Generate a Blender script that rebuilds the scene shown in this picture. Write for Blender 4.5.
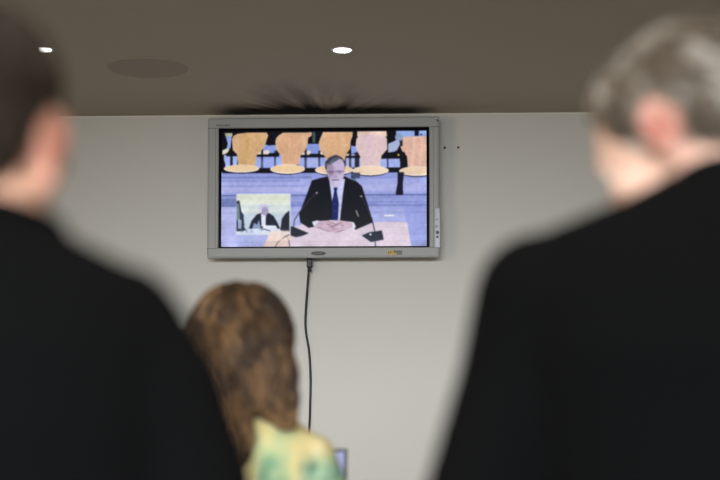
import bpy, bmesh, math, random
import numpy as np
from mathutils import Vector, Matrix, noise
for o in list(bpy.data.objects): bpy.data.objects.remove(o)
SC = bpy.context.scene
COL = SC.collection
R = math.radians
random.seed(7)

# ------------------------------------------------------------------ camera, light, exposure
F = 1350.0                      # focal length in pixels of the 720 px wide frame
CAMZ, D, H = 1.20, 6.10, 2.525  # eye height, far wall distance, ceiling height
X0, X1, Y0 = -3.2, 3.2, -2.6    # side walls and the wall behind
YAW, PITCH = R(2.1), R(2.6)
CY = 405 - F * math.tan(PITCH)   # image row of the optical axis (the photograph is the upper part of a taller frame)
cd = bpy.data.cameras.new('camera'); cam = bpy.data.objects.new('camera', cd); COL.objects.link(cam)
cd.sensor_width = 36; cd.lens = F / 720 * 36
cd.shift_y = (CY - 240) / 720
cam.location = (0, 0, CAMZ); cam.rotation_euler = (R(90) + PITCH, 0, YAW)
cd.dof.use_dof = True; cd.dof.focus_distance = 5.95; cd.dof.aperture_fstop = 1.9; cd.clip_start = .05
SC.camera = cam
SC.view_settings.view_transform = 'Standard'; SC.view_settings.look = 'None'
SC.view_settings.exposure = 0.0; SC.view_settings.gamma = 1.0; SC.view_settings.use_curve_mapping = False
w = bpy.data.worlds.new('world'); SC.world = w; w.use_nodes = True
w.node_tree.nodes['Background'].inputs[0].default_value = (.75, .86, 1, 1)
w.node_tree.nodes['Background'].inputs[1].default_value = .3

def area(name, loc, target, sx, sy, power, color, spread=180):
    l = bpy.data.lights.new(name, 'AREA'); l.shape = 'RECTANGLE'; l.size = sx; l.size_y = sy
    l.energy = power; l.color = color; l.spread = R(spread)
    o = bpy.data.objects.new(name, l); COL.objects.link(o); o.location = loc
    o.rotation_euler = (Vector(target) - Vector(loc)).to_track_quat('-Z', 'Y').to_euler()
    return o
# area lights in place of two unseen windows (right side wall near the screen wall, and the wall behind)
area('daylight_rear', (-.2, Y0 + .06, 1.95), (.1, 6.1, -.9), 4.2, .9, 124, (.89, .935, 1.0), 52)
area('daylight_right', (X1 - .06, 2.4, 1.3), (-.6, 5.6, .3), 2.4, 1.3, 7, (.90, .95, 1.0), 150)
area('warm_fill_left', (X0 + .06, 1.6, 1.5), (.3, 3.6, 1.1), 2.4, 1.4, 57, (1.0, .88, .68), 150)  # added warm fill that raises the ambient light from the left
# warm overhead fill added above the people, without fixtures of its own
area('overhead_fill', (.1, 1.2, H - .03), (.1, 1.2, 0), 2.2, 1.2, 14, (1.0, .9, .76), 150)

ROT = Matrix.Rotation(YAW, 3, 'Z') @ Matrix.Rotation(R(90) + PITCH, 3, 'X')
CAM = Vector((0, 0, CAMZ))
def ray(px, py): return ROT @ Vector(((px - 360) / F, (CY - py) / F, -1))
def P(px, py, d): return CAM + ray(px, py) * d          # point at depth d along the optical axis
def W(px, py, y):                                       # point on the plane Y = y
    r = ray(px, py); return CAM + r * (y / r.y)
def CE(px, py):                                         # point on the ceiling
    r = ray(px, py); return CAM + r * ((H - CAMZ) / r.z)

# ------------------------------------------------------------------ materials
def lin(c):
    return tuple(((v / 255) / 12.92 if v / 255 <= .04045 else ((v / 255 + .055) / 1.055) ** 2.4) for v in c)
def mat(name, rgb, rough=.6, metal=0, bump=0, bscale=60, var=0, coat=0, sheen=0, spec=.5, sss=0):
    m = bpy.data.materials.new(name); m.use_nodes = True
    nt = m.node_tree; b = nt.nodes['Principled BSDF']
    c = (*lin(rgb), 1)
    b.inputs['Base Color'].default_value = c; b.inputs['Roughness'].default_value = rough
    b.inputs['Metallic'].default_value = metal; b.inputs['Coat Weight'].default_value = coat
    b.inputs['Sheen Weight'].default_value = sheen; b.inputs['Specular IOR Level'].default_value = spec
    if sss:
        b.inputs['Subsurface Weight'].default_value = sss; b.inputs['Subsurface Radius'].default_value = (1, .35, .2)
        b.inputs['Subsurface Scale'].default_value = .008
    tc = nt.nodes.new('ShaderNodeTexCoord'); nz = nt.nodes.new('ShaderNodeTexNoise')
    nz.inputs['Scale'].default_value = bscale; nz.inputs['Detail'].default_value = 4
    nt.links.new(tc.outputs['Object'], nz.inputs['Vector'])
    if var:
        mx = nt.nodes.new('ShaderNodeMixRGB'); mx.blend_type = 'MULTIPLY'; mx.inputs[0].default_value = var
        mx.inputs[1].default_value = c; nt.links.new(nz.outputs['Fac'], mx.inputs[2])
        nt.links.new(mx.outputs[0], b.inputs['Base Color'])
    if bump:
        bp = nt.nodes.new('ShaderNodeBump'); bp.inputs['Strength'].default_value = bump; bp.inputs['Distance'].default_value = .003
        nt.links.new(nz.outputs['Fac'], bp.inputs['Height']); nt.links.new(bp.outputs[0], b.inputs['Normal'])
    return m
def emit(name, rgb, s):
    m = mat(name, (0, 0, 0)); b = m.node_tree.nodes['Principled BSDF']
    b.inputs['Emission Color'].default_value = (*lin(rgb), 1); b.inputs['Emission Strength'].default_value = s
    return m
def attr_mat(name, rough=.5, emission=False, sheen=0, spec=.4, sss=0, bump=0):
    m = mat(name, (10, 10, 12), rough, sheen=sheen, spec=spec, sss=sss, bump=bump, bscale=300)
    nt = m.node_tree; b = nt.nodes['Principled BSDF']
    a = nt.nodes.new('ShaderNodeAttribute'); a.attribute_name = 'tone'
    nt.links.new(a.outputs['Color'], b.inputs['Emission Color' if emission else 'Base Color'])
    if emission: b.inputs['Emission Strength'].default_value = 1.0
    return m

M_wall = mat('wall_paint', (206, 202, 192), .7, bump=.12, bscale=220)
M_floor = mat('floor_carpet', (92, 88, 84), .9, bump=.5, bscale=400, var=.4)
M_silver = mat('silver_plastic', (164, 164, 160), .6, metal=0, bump=.03, bscale=500)
M_black = mat('black_plastic', (14, 14, 17), .35)
M_border = mat('black_glass_border', (4, 5, 12), .12, spec=.12)
M_rubber = mat('black_rubber', (12, 12, 13), .5)
M_darkgrey = mat('dark_grey_plastic', (58, 58, 60), .45)
M_trim = mat('pale_trim', (222, 216, 202), .6)
M_wood = mat('table_laminate', (176, 150, 118), .4, bump=.05, bscale=30, var=.2)
M_steel = mat('brushed_steel', (150, 150, 152), .3, metal=.9)
M_suit = mat('suit_wool', (7, 7, 7), 1.0, bump=.05, bscale=500, spec=.05)
M_trouser = mat('trouser_wool', (14, 14, 16), 1.0, bump=.05, bscale=500, spec=.05)
M_shoe = mat('shoe_leather', (16, 13, 12), .3)
M_shirt = mat('white_shirt', (205, 205, 210), .8)
M_lamp = emit('lamp_glass', (255, 250, 240), 9)

# ceiling with a fan of soot and a dark band above the television
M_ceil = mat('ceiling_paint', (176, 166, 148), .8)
def soot_fan_and_band(m, cx, cy):
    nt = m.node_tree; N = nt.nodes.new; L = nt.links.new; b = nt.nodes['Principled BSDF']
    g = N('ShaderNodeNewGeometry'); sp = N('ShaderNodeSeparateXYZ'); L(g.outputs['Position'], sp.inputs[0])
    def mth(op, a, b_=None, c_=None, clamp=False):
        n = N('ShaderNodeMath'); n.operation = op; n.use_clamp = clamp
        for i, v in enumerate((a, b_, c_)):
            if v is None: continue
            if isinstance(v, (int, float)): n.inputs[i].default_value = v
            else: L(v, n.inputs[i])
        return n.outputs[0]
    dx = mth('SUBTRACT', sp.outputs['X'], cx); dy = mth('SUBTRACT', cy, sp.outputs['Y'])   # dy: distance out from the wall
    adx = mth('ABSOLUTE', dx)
    # solid dark band against the wall, as long as the television
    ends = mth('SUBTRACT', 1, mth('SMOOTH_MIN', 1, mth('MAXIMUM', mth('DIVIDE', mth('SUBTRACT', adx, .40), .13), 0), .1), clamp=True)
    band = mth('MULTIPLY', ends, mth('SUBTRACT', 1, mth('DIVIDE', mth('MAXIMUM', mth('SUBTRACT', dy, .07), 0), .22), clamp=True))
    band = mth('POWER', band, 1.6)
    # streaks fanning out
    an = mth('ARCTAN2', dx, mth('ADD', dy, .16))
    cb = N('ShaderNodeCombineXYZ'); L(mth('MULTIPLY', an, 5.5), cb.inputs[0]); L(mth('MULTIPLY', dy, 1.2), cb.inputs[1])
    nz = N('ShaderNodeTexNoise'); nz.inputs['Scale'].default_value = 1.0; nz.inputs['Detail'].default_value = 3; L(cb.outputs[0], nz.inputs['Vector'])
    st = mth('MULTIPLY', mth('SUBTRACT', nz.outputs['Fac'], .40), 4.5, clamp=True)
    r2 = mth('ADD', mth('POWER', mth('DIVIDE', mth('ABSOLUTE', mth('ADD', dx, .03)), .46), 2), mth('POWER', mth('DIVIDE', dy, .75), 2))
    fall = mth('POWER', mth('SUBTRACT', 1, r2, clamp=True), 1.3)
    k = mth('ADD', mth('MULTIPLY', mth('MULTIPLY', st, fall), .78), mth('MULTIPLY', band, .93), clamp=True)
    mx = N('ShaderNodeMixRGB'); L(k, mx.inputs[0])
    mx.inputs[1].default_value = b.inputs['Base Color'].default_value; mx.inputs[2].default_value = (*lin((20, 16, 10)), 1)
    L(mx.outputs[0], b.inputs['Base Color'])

# ------------------------------------------------------------------ helpers
def link(name, me, m=None, parent=None, smooth=False):
    o = bpy.data.objects.new(name, me); COL.objects.link(o)
    if m is not None: me.materials.append(m)
    if parent: o.parent = parent
    if smooth:
        for p in me.polygons: p.use_smooth = True
    return o
def obj(name, bm, m, parent=None, smooth=False):
    me = bpy.data.meshes.new(name); bmesh.ops.recalc_face_normals(bm, faces=bm.faces[:]); bm.to_mesh(me); bm.free()
    return link(name, me, m, parent, smooth)
def thing(name, label, cat, loc=(0, 0, 0), rz=0, group=None):
    o = bpy.data.objects.new(name, None); COL.objects.link(o); o.location = loc; o.rotation_euler = (0, 0, rz)
    o['label'] = label; o['category'] = cat
    if group: o['group'] = group
    o.empty_display_size = .05
    return o
def tag(o, label, cat, group=None):
    o['label'] = label; o['category'] = cat
    if group: o['group'] = group
    return o
def struct(name, bm, m):
    o = obj(name, bm, m); o['kind'] = 'structure'; return o
def box(bm, a, b, bev=0, rot=None, seg=2):
    t = bmesh.new(); a, b = Vector(a), Vector(b); c = (a + b) / 2; s = b - a
    bmesh.ops.create_cube(t, size=1); bmesh.ops.scale(t, vec=[abs(v) for v in s], verts=t.verts)
    if bev: bmesh.ops.bevel(t, geom=t.edges[:], offset=bev, segments=seg, affect='EDGES', profile=.6)
    if rot is not None: bmesh.ops.transform(t, matrix=rot.to_4x4(), verts=t.verts)
    bmesh.ops.translate(t, vec=c, verts=t.verts); merge(bm, t); return bm
def merge(bm, t):
    me = bpy.data.meshes.new('t'); t.to_mesh(me); t.free(); bm.from_mesh(me); bpy.data.meshes.remove(me)
def lathe(bm, prof, n=32, M=None, ring=False):
    rings = []
    apex = prof[-1][0] <= 1e-6
    for r, z in (prof[:-1] if apex else prof):
        rings.append([bm.verts.new((M or Matrix()) @ Vector((r * math.cos(2 * math.pi * i / n), r * math.sin(2 * math.pi * i / n), z))) for i in range(n)])
    for a, b in zip(rings, rings[1:]):
        for i in range(n): bm.faces.new((a[i], a[(i + 1) % n], b[(i + 1) % n], b[i]))
    if ring:                                            # open ring: close the profile on itself
        for i in range(n): bm.faces.new((rings[-1][i], rings[-1][(i + 1) % n], rings[0][(i + 1) % n], rings[0][i]))
        return bm
    if prof[0][0] > 1e-6: bm.faces.new(rings[0])
    if apex:
        c = bm.verts.new((M or Matrix()) @ Vector((0, 0, prof[-1][1])))
        for i in range(n): bm.faces.new((rings[-1][i], rings[-1][(i + 1) % n], c))
    else: bm.faces.new(rings[-1])
    return bm
def ell(bm, c, r, rot=None, n=20):
    t = bmesh.new(); bmesh.ops.create_uvsphere(t, u_segments=n, v_segments=n // 2 + 2, radius=1)
    bmesh.ops.scale(t, vec=r, verts=t.verts)
    if rot is not None: bmesh.ops.transform(t, matrix=rot.to_4x4(), verts=t.verts)
    bmesh.ops.translate(t, vec=c, verts=t.verts); merge(bm, t)
def sweep(bm, pts, rad, n=8, cap=True):
    pts = [Vector(p) for p in pts]; rings = []
    up = Vector((0.31, 0.17, .93)).normalized()
    for i, p in enumerate(pts):
        t = (pts[min(i + 1, len(pts) - 1)] - pts[max(i - 1, 0)]).normalized()
        a = t.cross(up)
        if a.length < .1: a = t.cross(Vector((1, 0, 0)))
        a.normalize(); b = t.cross(a); r = rad[i] if isinstance(rad, (list, tuple)) else rad
        rings.append([bm.verts.new(p + (a * math.cos(2 * math.pi * k / n) + b * math.sin(2 * math.pi * k / n)) * r) for k in range(n)])
    for a, b in zip(rings, rings[1:]):
        for i in range(n): bm.faces.new((a[i], a[(i + 1) % n], b[(i + 1) % n], b[i]))
    if cap: bm.faces.new(rings[0]); bm.faces.new(rings[-1])
def spline(pts, k=8):
    pts = [Vector(p) for p in pts]; out = []
    for i in range(len(pts) - 1):
        p0, p1, p2, p3 = pts[max(i - 1, 0)], pts[i], pts[i + 1], pts[min(i + 2, len(pts) - 1)]
        for j in range(k):
            t = j / k
            out.append(.5 * ((2 * p1) + (p2 - p0) * t + (2 * p0 - 5 * p1 + 4 * p2 - p3) * t * t + (3 * p1 - p0 - 3 * p2 + p3) * t ** 3))
    out.append(pts[-1]); return out
def limb(bm, pts, radii, n=18):
    """tapering limb: closed frustums between joints with a ball at each joint"""
    for (p, r) in zip(pts, radii): ell(bm, p, (r, r, r), n=n)
    for (a, ra), (b, rb) in zip(zip(pts, radii), zip(pts[1:], radii[1:])):
        t = bmesh.new(); sweep(t, [a, b], [ra, rb], n=n); merge(bm, t)
def loft(bm, secs, n=36, p=2.3):
    """stack of super-ellipse sections (cx, cy, cz, rx, ry) in local space"""
    rings = []
    for cx, cy, cz, rx, ry in secs:
        ring = []
        for i in range(n):
            a = 2 * math.pi * i / n; c, s = math.cos(a), math.sin(a)
            ring.append(bm.verts.new((cx + rx * math.copysign(abs(c) ** (2 / p), c), cy + ry * math.copysign(abs(s) ** (2 / p), s), cz)))
        rings.append(ring)
    for a, b in zip(rings, rings[1:]):
        for i in range(n): bm.faces.new((a[i], a[(i + 1) % n], b[(i + 1) % n], b[i]))
    bm.faces.new(rings[0]); bm.faces.new(rings[-1])
def fuse(bm, voxel, smooth=6):
    """union of overlapping closed shapes into one continuous skin"""
    bmesh.ops.recalc_face_normals(bm, faces=bm.faces[:])
    me = bpy.data.meshes.new('fuse'); bm.to_mesh(me); bm.free()
    o = bpy.data.objects.new('fuse', me); COL.objects.link(o)
    r = o.modifiers.new('r', 'REMESH'); r.mode = 'VOXEL'; r.voxel_size = voxel
    s = o.modifiers.new('s', 'SMOOTH'); s.factor = .5; s.iterations = smooth
    dg = bpy.context.evaluated_depsgraph_get(); out = bpy.data.meshes.new_from_object(o.evaluated_get(dg))
    bpy.data.objects.remove(o); bpy.data.meshes.remove(me)
    return out
def set_tone(me, fn):
    at = me.color_attributes.new('tone', 'FLOAT_COLOR', 'POINT')
    arr = np.ones((len(me.vertices), 4), dtype=np.float32)
    co = np.empty(len(me.vertices) * 3, dtype=np.float32); me.vertices.foreach_get('co', co)
    arr[:, :3] = fn(co.reshape(-1, 3)); at.data.foreach_set('color', arr.ravel())

# ------------------------------------------------------------------ the room
T = .12
def slab(name, a, b, m): return struct(name, box(bmesh.new(), a, b), m)
slab('floor', (X0 - T, Y0 - T, -.1), (X1 + T, D + T, 0), M_floor)
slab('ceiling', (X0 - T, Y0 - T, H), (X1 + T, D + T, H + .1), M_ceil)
slab('wall_front', (X0 - T, D, 0), (X1 + T, D + T, H), M_wall)
slab('wall_rear', (X0 - T, Y0 - T, 0), (X1 + T, Y0, H), M_wall)
slab('wall_left', (X0 - T, Y0, 0), (X0, D, H), M_wall)
slab('wall_right', (X1, Y0, 0), (X1 + T, D, H), M_wall)
# thin pale bead where wall meets ceiling
slab('trim_1', (X0, D - .004, H - .006), (X1, D, H), M_trim)
struct('baseboard_front', box(bmesh.new(), (X0, D - .014, 0), (X1, D, .09), .004), M_trim)

# ------------------------------------------------------------------ television
TVF, TVB = D - .125, D - .035           # front face, back of the frame
def T3(px, py, y=TVF): return W(px, py, y)
a = T3(206.9, 258.3); b = T3(439.3, 115.9)
tx0, tx1, tz0, tz1 = a.x, b.x, a.z, b.z
tcx = (tx0 + tx1) / 2
soot_fan_and_band(M_ceil, tcx, D)
tv = thing('television', 'silver flat television on the wall showing a bearded man at a table', 'television', (tcx, D - .02, (tz0 + tz1) / 2))
LT = Vector((-tcx, -(D - .02), -(tz0 + tz1) / 2))
def tobj(name, bm, m, parent=tv, smooth=False):
    bmesh.ops.translate(bm, vec=LT, verts=bm.verts); return obj(name, bm, m, parent, smooth)
ia, ib = T3(218.2, 248.0), T3(429.2, 126.6)      # opening in the frame
sa, sb = T3(221.0, 246.6), T3(426.4, 129.8)      # lit picture
# frame: ring with a rounded outer edge, bevelled inner edge
bm = bmesh.new()
def rect(x0, z0, x1, z1, y, r, n=5):
    vs = []
    for (cx, cz, a0) in ((x1 - r, z1 - r, 0), (x0 + r, z1 - r, 90), (x0 + r, z0 + r, 180), (x1 - r, z0 + r, 270)):
        for k in range(n + 1):
            t = R(a0 + 90 * k / n); vs.append(bm.verts.new((cx + r * math.cos(t), y, cz + r * math.sin(t))))
    return vs
rings = [rect(tx0 + .024, tz0 + .022, tx1 - .024, tz1 - .012, TVB, .006), rect(tx0 + .020, tz0 + .018, tx1 - .020, tz1 - .010, TVB - .004, .008), rect(tx0, tz0, tx1, tz1, TVF + .010, .008),
         rect(tx0 + .003, tz0 + .003, tx1 - .003, tz1 - .003, TVF + .003, .007), rect(tx0 + .010, tz0 + .010, tx1 - .010, tz1 - .010, TVF, .004),
         rect(ia.x - .004, ia.z - .004, ib.x + .004, ib.z + .004, TVF, .002), rect(ia.x, ia.z, ib.x, ib.z, TVF + .005, .001), rect(ia.x, ia.z, ib.x, ib.z, TVF + .030, .001)]
for p, q in zip(rings, rings[1:]):
    for i in range(len(p)): bm.faces.new((p[i], p[(i + 1) % len(p)], q[(i + 1) % len(p)], q[i]))
bm.faces.new(rings[0]); bm.faces.new(rings[-1])
frame = tobj('frame', bm, M_silver)
# seams between the frame's side and top / bottom rails, and the speaker column seams
zt, zb = T3(208, 128.3).z, T3(208, 248.6).z
M_seam = mat('seam_grey', (96, 98, 96), .6)
def seam(a_, b_): tobj('frame_seam', box(bmesh.new(), a_, b_), M_seam, frame_parent)
frame_parent = tv
for z in (zt, zb):
    seam((tx0 + .001, TVF - .0006, z - .0012), (ia.x - .004, TVF + .004, z + .0012))
    seam((ib.x + .004, TVF - .0006, z - .0012), (tx1 - .001, TVF + .004, z + .0012))
for px in (215.5, 433.3):
    x = T3(px, 180).x; seam((x - .0008, TVF - .0006, zb), (x + .0008, TVF + .003, zt))
tobj('glass_border', box(bmesh.new(), (ia.x + .0005, TVF + .0075, ia.z + .0005), (ib.x - .0005, TVF + .029, ib.z - .0005)), M_border)
tobj('rear_housing', box(bmesh.new(), (tx0 + .09, TVB - .002, tz0 + .08), (tx1 - .09, D - .012, tz1 - .06), .008), M_darkgrey)
tobj('wall_bracket', box(bmesh.new(), (tcx - .22, D - .014, tz0 + .15), (tcx + .22, D, tz1 - .02), .002), M_black)
k_ = T3(386, 114.6)
tobj('top_clip', box(bmesh.new(), (k_.x - .009, TVB - .03, tz1 - .004), (k_.x + .009, TVB - .004, tz1 + .012), .002), M_black)
# corner inset at the upper right
c_ = T3(436.4, 119.8)
bm = bmesh.new(); box(bm, (c_.x - .008, TVF - .0015, c_.z - .006), (c_.x + .009, TVF + .004, c_.z + .010), .0015)
cc = tobj('corner_cap', bm, mat('cap_pale', (170, 172, 174), .4))
bm = bmesh.new(); v = [(c_.x - .006, c_.z + .001), (c_.x + .008, c_.z + .001), (c_.x + .008, c_.z - .0095)]
for y in (TVF - .0028, TVF + .001): [bm.verts.new((x, y, z)) for x, z in v]
bm.verts.ensure_lookup_table(); V = bm.verts; bm.faces.new((V[0], V[1], V[2])); bm.faces.new((V[3], V[4], V[5]))
for i in range(3): bm.faces.new((V[i], V[(i + 1) % 3], V[3 + (i + 1) % 3], V[3 + i]))
o = tobj('corner_notch', bm, M_black)
# maker's mark upper left: a row of tiny dark letter strokes
bm = bmesh.new(); p0 = T3(216.3, 125.6)
random.seed(3)
for i in range(9):
    x = p0.x + i * .0066 + (.003 if i > 4 else 0); h = .0038
    box(bm, (x, TVF - .0006, p0.z - h), (x + .0012, TVF + .001, p0.z + h)); box(bm, (x + .0034, TVF - .0006, p0.z - h), (x + .0046, TVF + .001, p0.z + h * random.choice((.1, 1))))
    box(bm, (x, TVF - .0006, p0.z + h * random.choice((-1, -.1, .6))), (x + .0046, TVF + .001, p0.z + h))
tobj('maker_mark', bm, mat('mark_grey', (66, 68, 66), .6))
# oval badge on the bottom rail
p0 = T3(318.4, 253.4); Mo = Matrix.Translation(p0) @ Matrix.Rotation(R(90), 4, 'X') @ Matrix.Diagonal((1, .27, 1, 1))
bm = lathe(bmesh.new(), [(.0333, -.002), (.0333, .0015), (.031, .0028), (.0295, .0018), (.0, .0018)], 40, Mo)
badge = tobj('oval_badge', bm, mat('badge_metal', (84, 80, 76), .6), smooth=False)
bm = bmesh.new()
for i in range(7): box(bm, (p0.x - .019 + i * .0056, TVF - .0026, p0.z - .0026), (p0.x - .0165 + i * .0056, TVF - .001, p0.z + .0026))
bm_ = tobj('badge_lettering', bm, mat('badge_letters', (122, 118, 112), .6)); bm_.parent = badge
# small yellow and grey sticker
q0, q1 = T3(387.6, 254.9), T3(402.2, 250.2)
st = tobj('sticker', box(bmesh.new(), (q0.x, TVF - .0008, q0.z), (q1.x, TVF + .001, q1.z)), mat('sticker_grey', (128, 124, 112), .5))
bm = bmesh.new(); wq, hq = q1.x - q0.x, q1.z - q0.z
box(bm, (q0.x, TVF - .0014, q0.z + hq * .02), (q0.x + wq * .40, TVF, q0.z + hq * .98))
box(bm, (q0.x + wq * .40, TVF - .0014, q0.z + hq * .03), (q0.x + wq * .62, TVF, q0.z + hq * .38))
o = tobj('sticker_block', bm, mat('sticker_yellow', (196, 158, 40), .5)); o.parent = st
bm = bmesh.new()
for i in range(6):
    x = q0.x + wq * (.45 + i * .09); box(bm, (x, TVF - .0018, q0.z + hq * .5), (x + wq * .055, TVF, q0.z + hq * .85))
for i in range(3):
    x = q0.x + wq * (.66 + i * .11); box(bm, (x, TVF - .0018, q0.z + hq * .12), (x + wq * .08, TVF, q0.z + hq * .4))
for i in range(3):
    x = q0.x + wq * (.05 + i * .11); box(bm, (x, TVF - .0019, q0.z + hq * (.2 + .1 * i)), (x + wq * .05, TVF, q0.z + hq * .8))
o = tobj('sticker_lettering', bm, mat('sticker_ink', (70, 62, 50), .5)); o.parent = st
# control strip at the right edge, projecting a little beyond the frame
q0, q1 = T3(434.9, 247.6), T3(440.0, 208.3)
cs = tobj('control_strip', box(bmesh.new(), (q0.x, TVF - .004, q0.z), (q1.x, TVF + .05, q1.z), .002), mat('strip_pale', (176, 180, 190), .35))
for (px, py, r, m) in ((437.3, 232.5, .0075, M_black), (437.3, 236.9, .0055, M_darkgrey), (436.6, 226.5, .006, M_silver), (436.6, 219.5, .005, M_silver)):
    c = T3(px, py); Mo = Matrix.Translation(Vector((c.x, TVF - .004, c.z))) @ Matrix.Rotation(R(90), 4, 'X')
    o = tobj('button' if m is not M_black else 'remote_sensor', lathe(bmesh.new(), [(r, -.001), (r, .0015), (r * .7, .003), (0, .003)], 20, Mo), m); o.parent = cs

# --- the broadcast shown on the screen: painted on a fine grid, one colour per grid point
SS = 4
PX0, PY0, PX1, PY1 = 221.0, 129.8, 426.4, 246.6
gw, gh = round((PX1 - PX0) * SS), round((PY1 - PY0) * SS)
YY, XX = np.mgrid[0:gh, 0:gw]; XX = PX0 + (XX + .5) / SS; YY = PY0 + (YY + .5) / SS
IMG = np.zeros((gh, gw, 3)); rng = np.random.default_rng(5)
def blur(a, s):
    r = int(3 * s * SS) + 1; k = np.exp(-.5 * (np.arange(-r, r + 1) / (s * SS)) ** 2); k /= k.sum()
    for ax in (0, 1):
        pad = [(0, 0)] * a.ndim; pad[ax] = (r, r); q = np.pad(a, pad, mode='edge')
        a = sum(k[i] * (q[i:i + a.shape[0]] if ax == 0 else q[:, i:i + a.shape[1]]) for i in range(len(k)))
    return a
def pm(pts):
    m = np.zeros(XX.shape, bool); n = len(pts)
    for i in range(n):
        (xa, ya), (xb, yb) = pts[i], pts[(i + 1) % n]
        if ya == yb: continue
        c = ((ya > YY) != (yb > YY)) & (XX < (xb - xa) * (YY - ya) / (yb - ya) + xa); m ^= c
    return m
def put(mask, col, a=1.0):
    mk = (mask.astype(float) * a)[..., None]; IMG[:] = IMG * (1 - mk) + np.array(col, float) * mk
def poly(pts, col, a=1.0): put(pm(pts), col, a)
def el(cx, cy, rx, ry, col, a=1.0): put(((XX - cx) / rx) ** 2 + ((YY - cy) / ry) ** 2 < 1, col, a)
def bx(x0, y0, x1, y1, col, a=1.0): put((XX > x0) & (XX < x1) & (YY > y0) & (YY < y1), col, a)
def ln(pts, wd, col, a=1.0):
    m = np.zeros(XX.shape, bool)
    for (xa, ya), (xb, yb) in zip(pts, pts[1:]):
        t = np.clip(((XX - xa) * (xb - xa) + (YY - ya) * (yb - ya)) / ((xb - xa) ** 2 + (yb - ya) ** 2), 0, 1)
        m |= (XX - xa - t * (xb - xa)) ** 2 + (YY - ya - t * (yb - ya)) ** 2 < (wd / 2) ** 2
    put(m, col, a)
def soft(pts, col, a, s):
    mk = blur(pm(pts).astype(float), s)[..., None] * a; IMG[:] = IMG * (1 - mk) + np.array(col, float) * mk
# floor and dais
for y0, y1, c in ((130, 171, (14, 14, 22)), (171, 178, (150, 160, 226)), (178, 184, (166, 174, 232)), (184, 191, (178, 182, 236)), (191, 194, (160, 168, 230)),
                  (194, 195.4, (98, 110, 170)), (195.4, 201, (150, 160, 222)), (201, 206, (132, 144, 210)), (206, 214, (166, 174, 232)), (214, 247, (176, 184, 238))):
    bx(219, y0, 429, y1, c)
bx(219, 175.5, 312, 177.5, (118, 130, 188), .6); bx(219, 179, 300, 181, (132, 142, 205), .7); bx(219, 184.5, 306, 186, (136, 148, 208), .6); bx(219, 198, 237, 206, (110, 122, 178), .8); bx(219, 206, 237, 247, (186, 190, 240), .8)
bx(405, 206, 429, 247, (150, 160, 226), .7)
# blue glimpses between the chairs
B = (146, 166, 236)
bx(223.5, 153.5, 237, 168.5, (168, 186, 244)); bx(255, 153.5, 282, 167, B); bx(299, 154, 326, 168, (158, 174, 240)); bx(346, 153.5, 362, 168, (168, 182, 240))
bx(380, 158.5, 400, 171, (166, 180, 240)); bx(262.5, 143.5, 276, 152, B); bx(306.5, 143, 320, 153, (140, 160, 232)); bx(351, 145, 357, 153, B)
poly([(224.5, 134.5), (231.5, 134.5), (230, 147), (226, 148), (227.5, 142)], (150, 170, 235)); bx(224, 131.5, 232, 135, (196, 200, 170))
poly([(220, 131), (224, 131), (226.5, 139), (226, 145), (222.5, 149), (222, 153), (225, 163), (224.5, 170), (220, 170)], (12, 12, 18))
poly([(222, 149), (227, 147), (229, 148), (227, 152), (222, 153.5)], (232, 222, 210))
# top right strip, seated person in the second row
bx(396, 130.5, 428, 136.5, (150, 172, 226)); bx(414.5, 130, 418.7, 135.8, (16, 20, 40)); bx(420, 133.5, 422, 135.5, (60, 70, 120))
# seats of the row behind
for pts in ([(256.5, 153.2), (260, 150), (268, 148.8), (269.5, 151), (268, 153.8)], [(300, 154), (304, 151), (309, 149.4), (311, 151), (309, 154.5)], [(318, 151), (323, 151.5), (326, 154.5), (321, 154)],
            [(344, 156), (349, 152.5), (351, 154), (350, 156)]): poly(pts, (240, 226, 214))
K = (16, 16, 26)
for x0, y0, x1, y1 in ((228, 152, 237, 155), (254, 153.2, 279, 155.8), (299, 154, 326, 156.8), (343, 155.2, 362, 157.5), (380, 155.6, 401, 158.6)): bx(x0, y0, x1, y1, K)
for x0, y0, x1, y1 in ((229.5, 150, 232.8, 165), (260.5, 147, 263.3, 167), (273.6, 150, 276, 165), (304.2, 150, 307, 167), (318, 150, 320.6, 166), (348.5, 150, 351.6, 172), (354.5, 152, 359.5, 167), (386.6, 155, 388.6, 167)): bx(x0 + .3, y0, x1 - .3, y1, K, .85)
soft([(255, 158), (282, 158), (282, 167), (255, 167)], (190, 200, 246), .35, 1.5); soft([(305, 158), (320, 158), (320, 167), (305, 167)], (196, 200, 240), .4, 1.5); soft([(346, 158), (350, 158), (350, 167), (346, 167)], (200, 206, 246), .5, 1)
el(269, 140, 3.6, 4.5, K); bx(269, 131, 276, 144, K); poly([(226, 152), (230, 149), (236, 153), (236, 155), (226, 155)], K)
poly([(308, 137), (311, 135.5), (314, 131), (322.5, 131), (320.5, 137), (317, 143), (311, 143)], K); bx(312.6, 131, 315.3, 142, (70, 92, 88))
poly([(352.8, 131), (357.3, 131), (357, 140), (354.5, 146), (351.5, 145), (351, 137)], K)
for x0, x1 in ((256, 273), (300, 318), (346, 356), (382, 402)): bx(x0, 167.2, x1, 172.4, K)
bx(222, 169.5, 428, 172.3, K, .85)
def chair(pts, col, seat, scol, stripes):
    poly(pts, col); m = pm(pts)
    for x, wd, c, a in stripes: put(m & (np.abs(XX - x - 1.2 * np.sin(YY / 7)) < wd), c, a * .6)
    e = pm(pts) & ~pm([(sum(q[0] for q in pts) / len(pts) * .07 + q[0] * .93, sum(q[1] for q in pts) / len(pts) * .07 + q[1] * .93) for q in pts])
    put(e, (236, 206, 180), .3)
    cx, cy, rx, ry = seat; el(cx, cy + 1.3, rx * .93, ry * .9, (12, 12, 20)); el(cx, cy, rx, ry, (250, 234, 222)); el(cx, cy - .5, rx * .93, ry * .78, scol)
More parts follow.
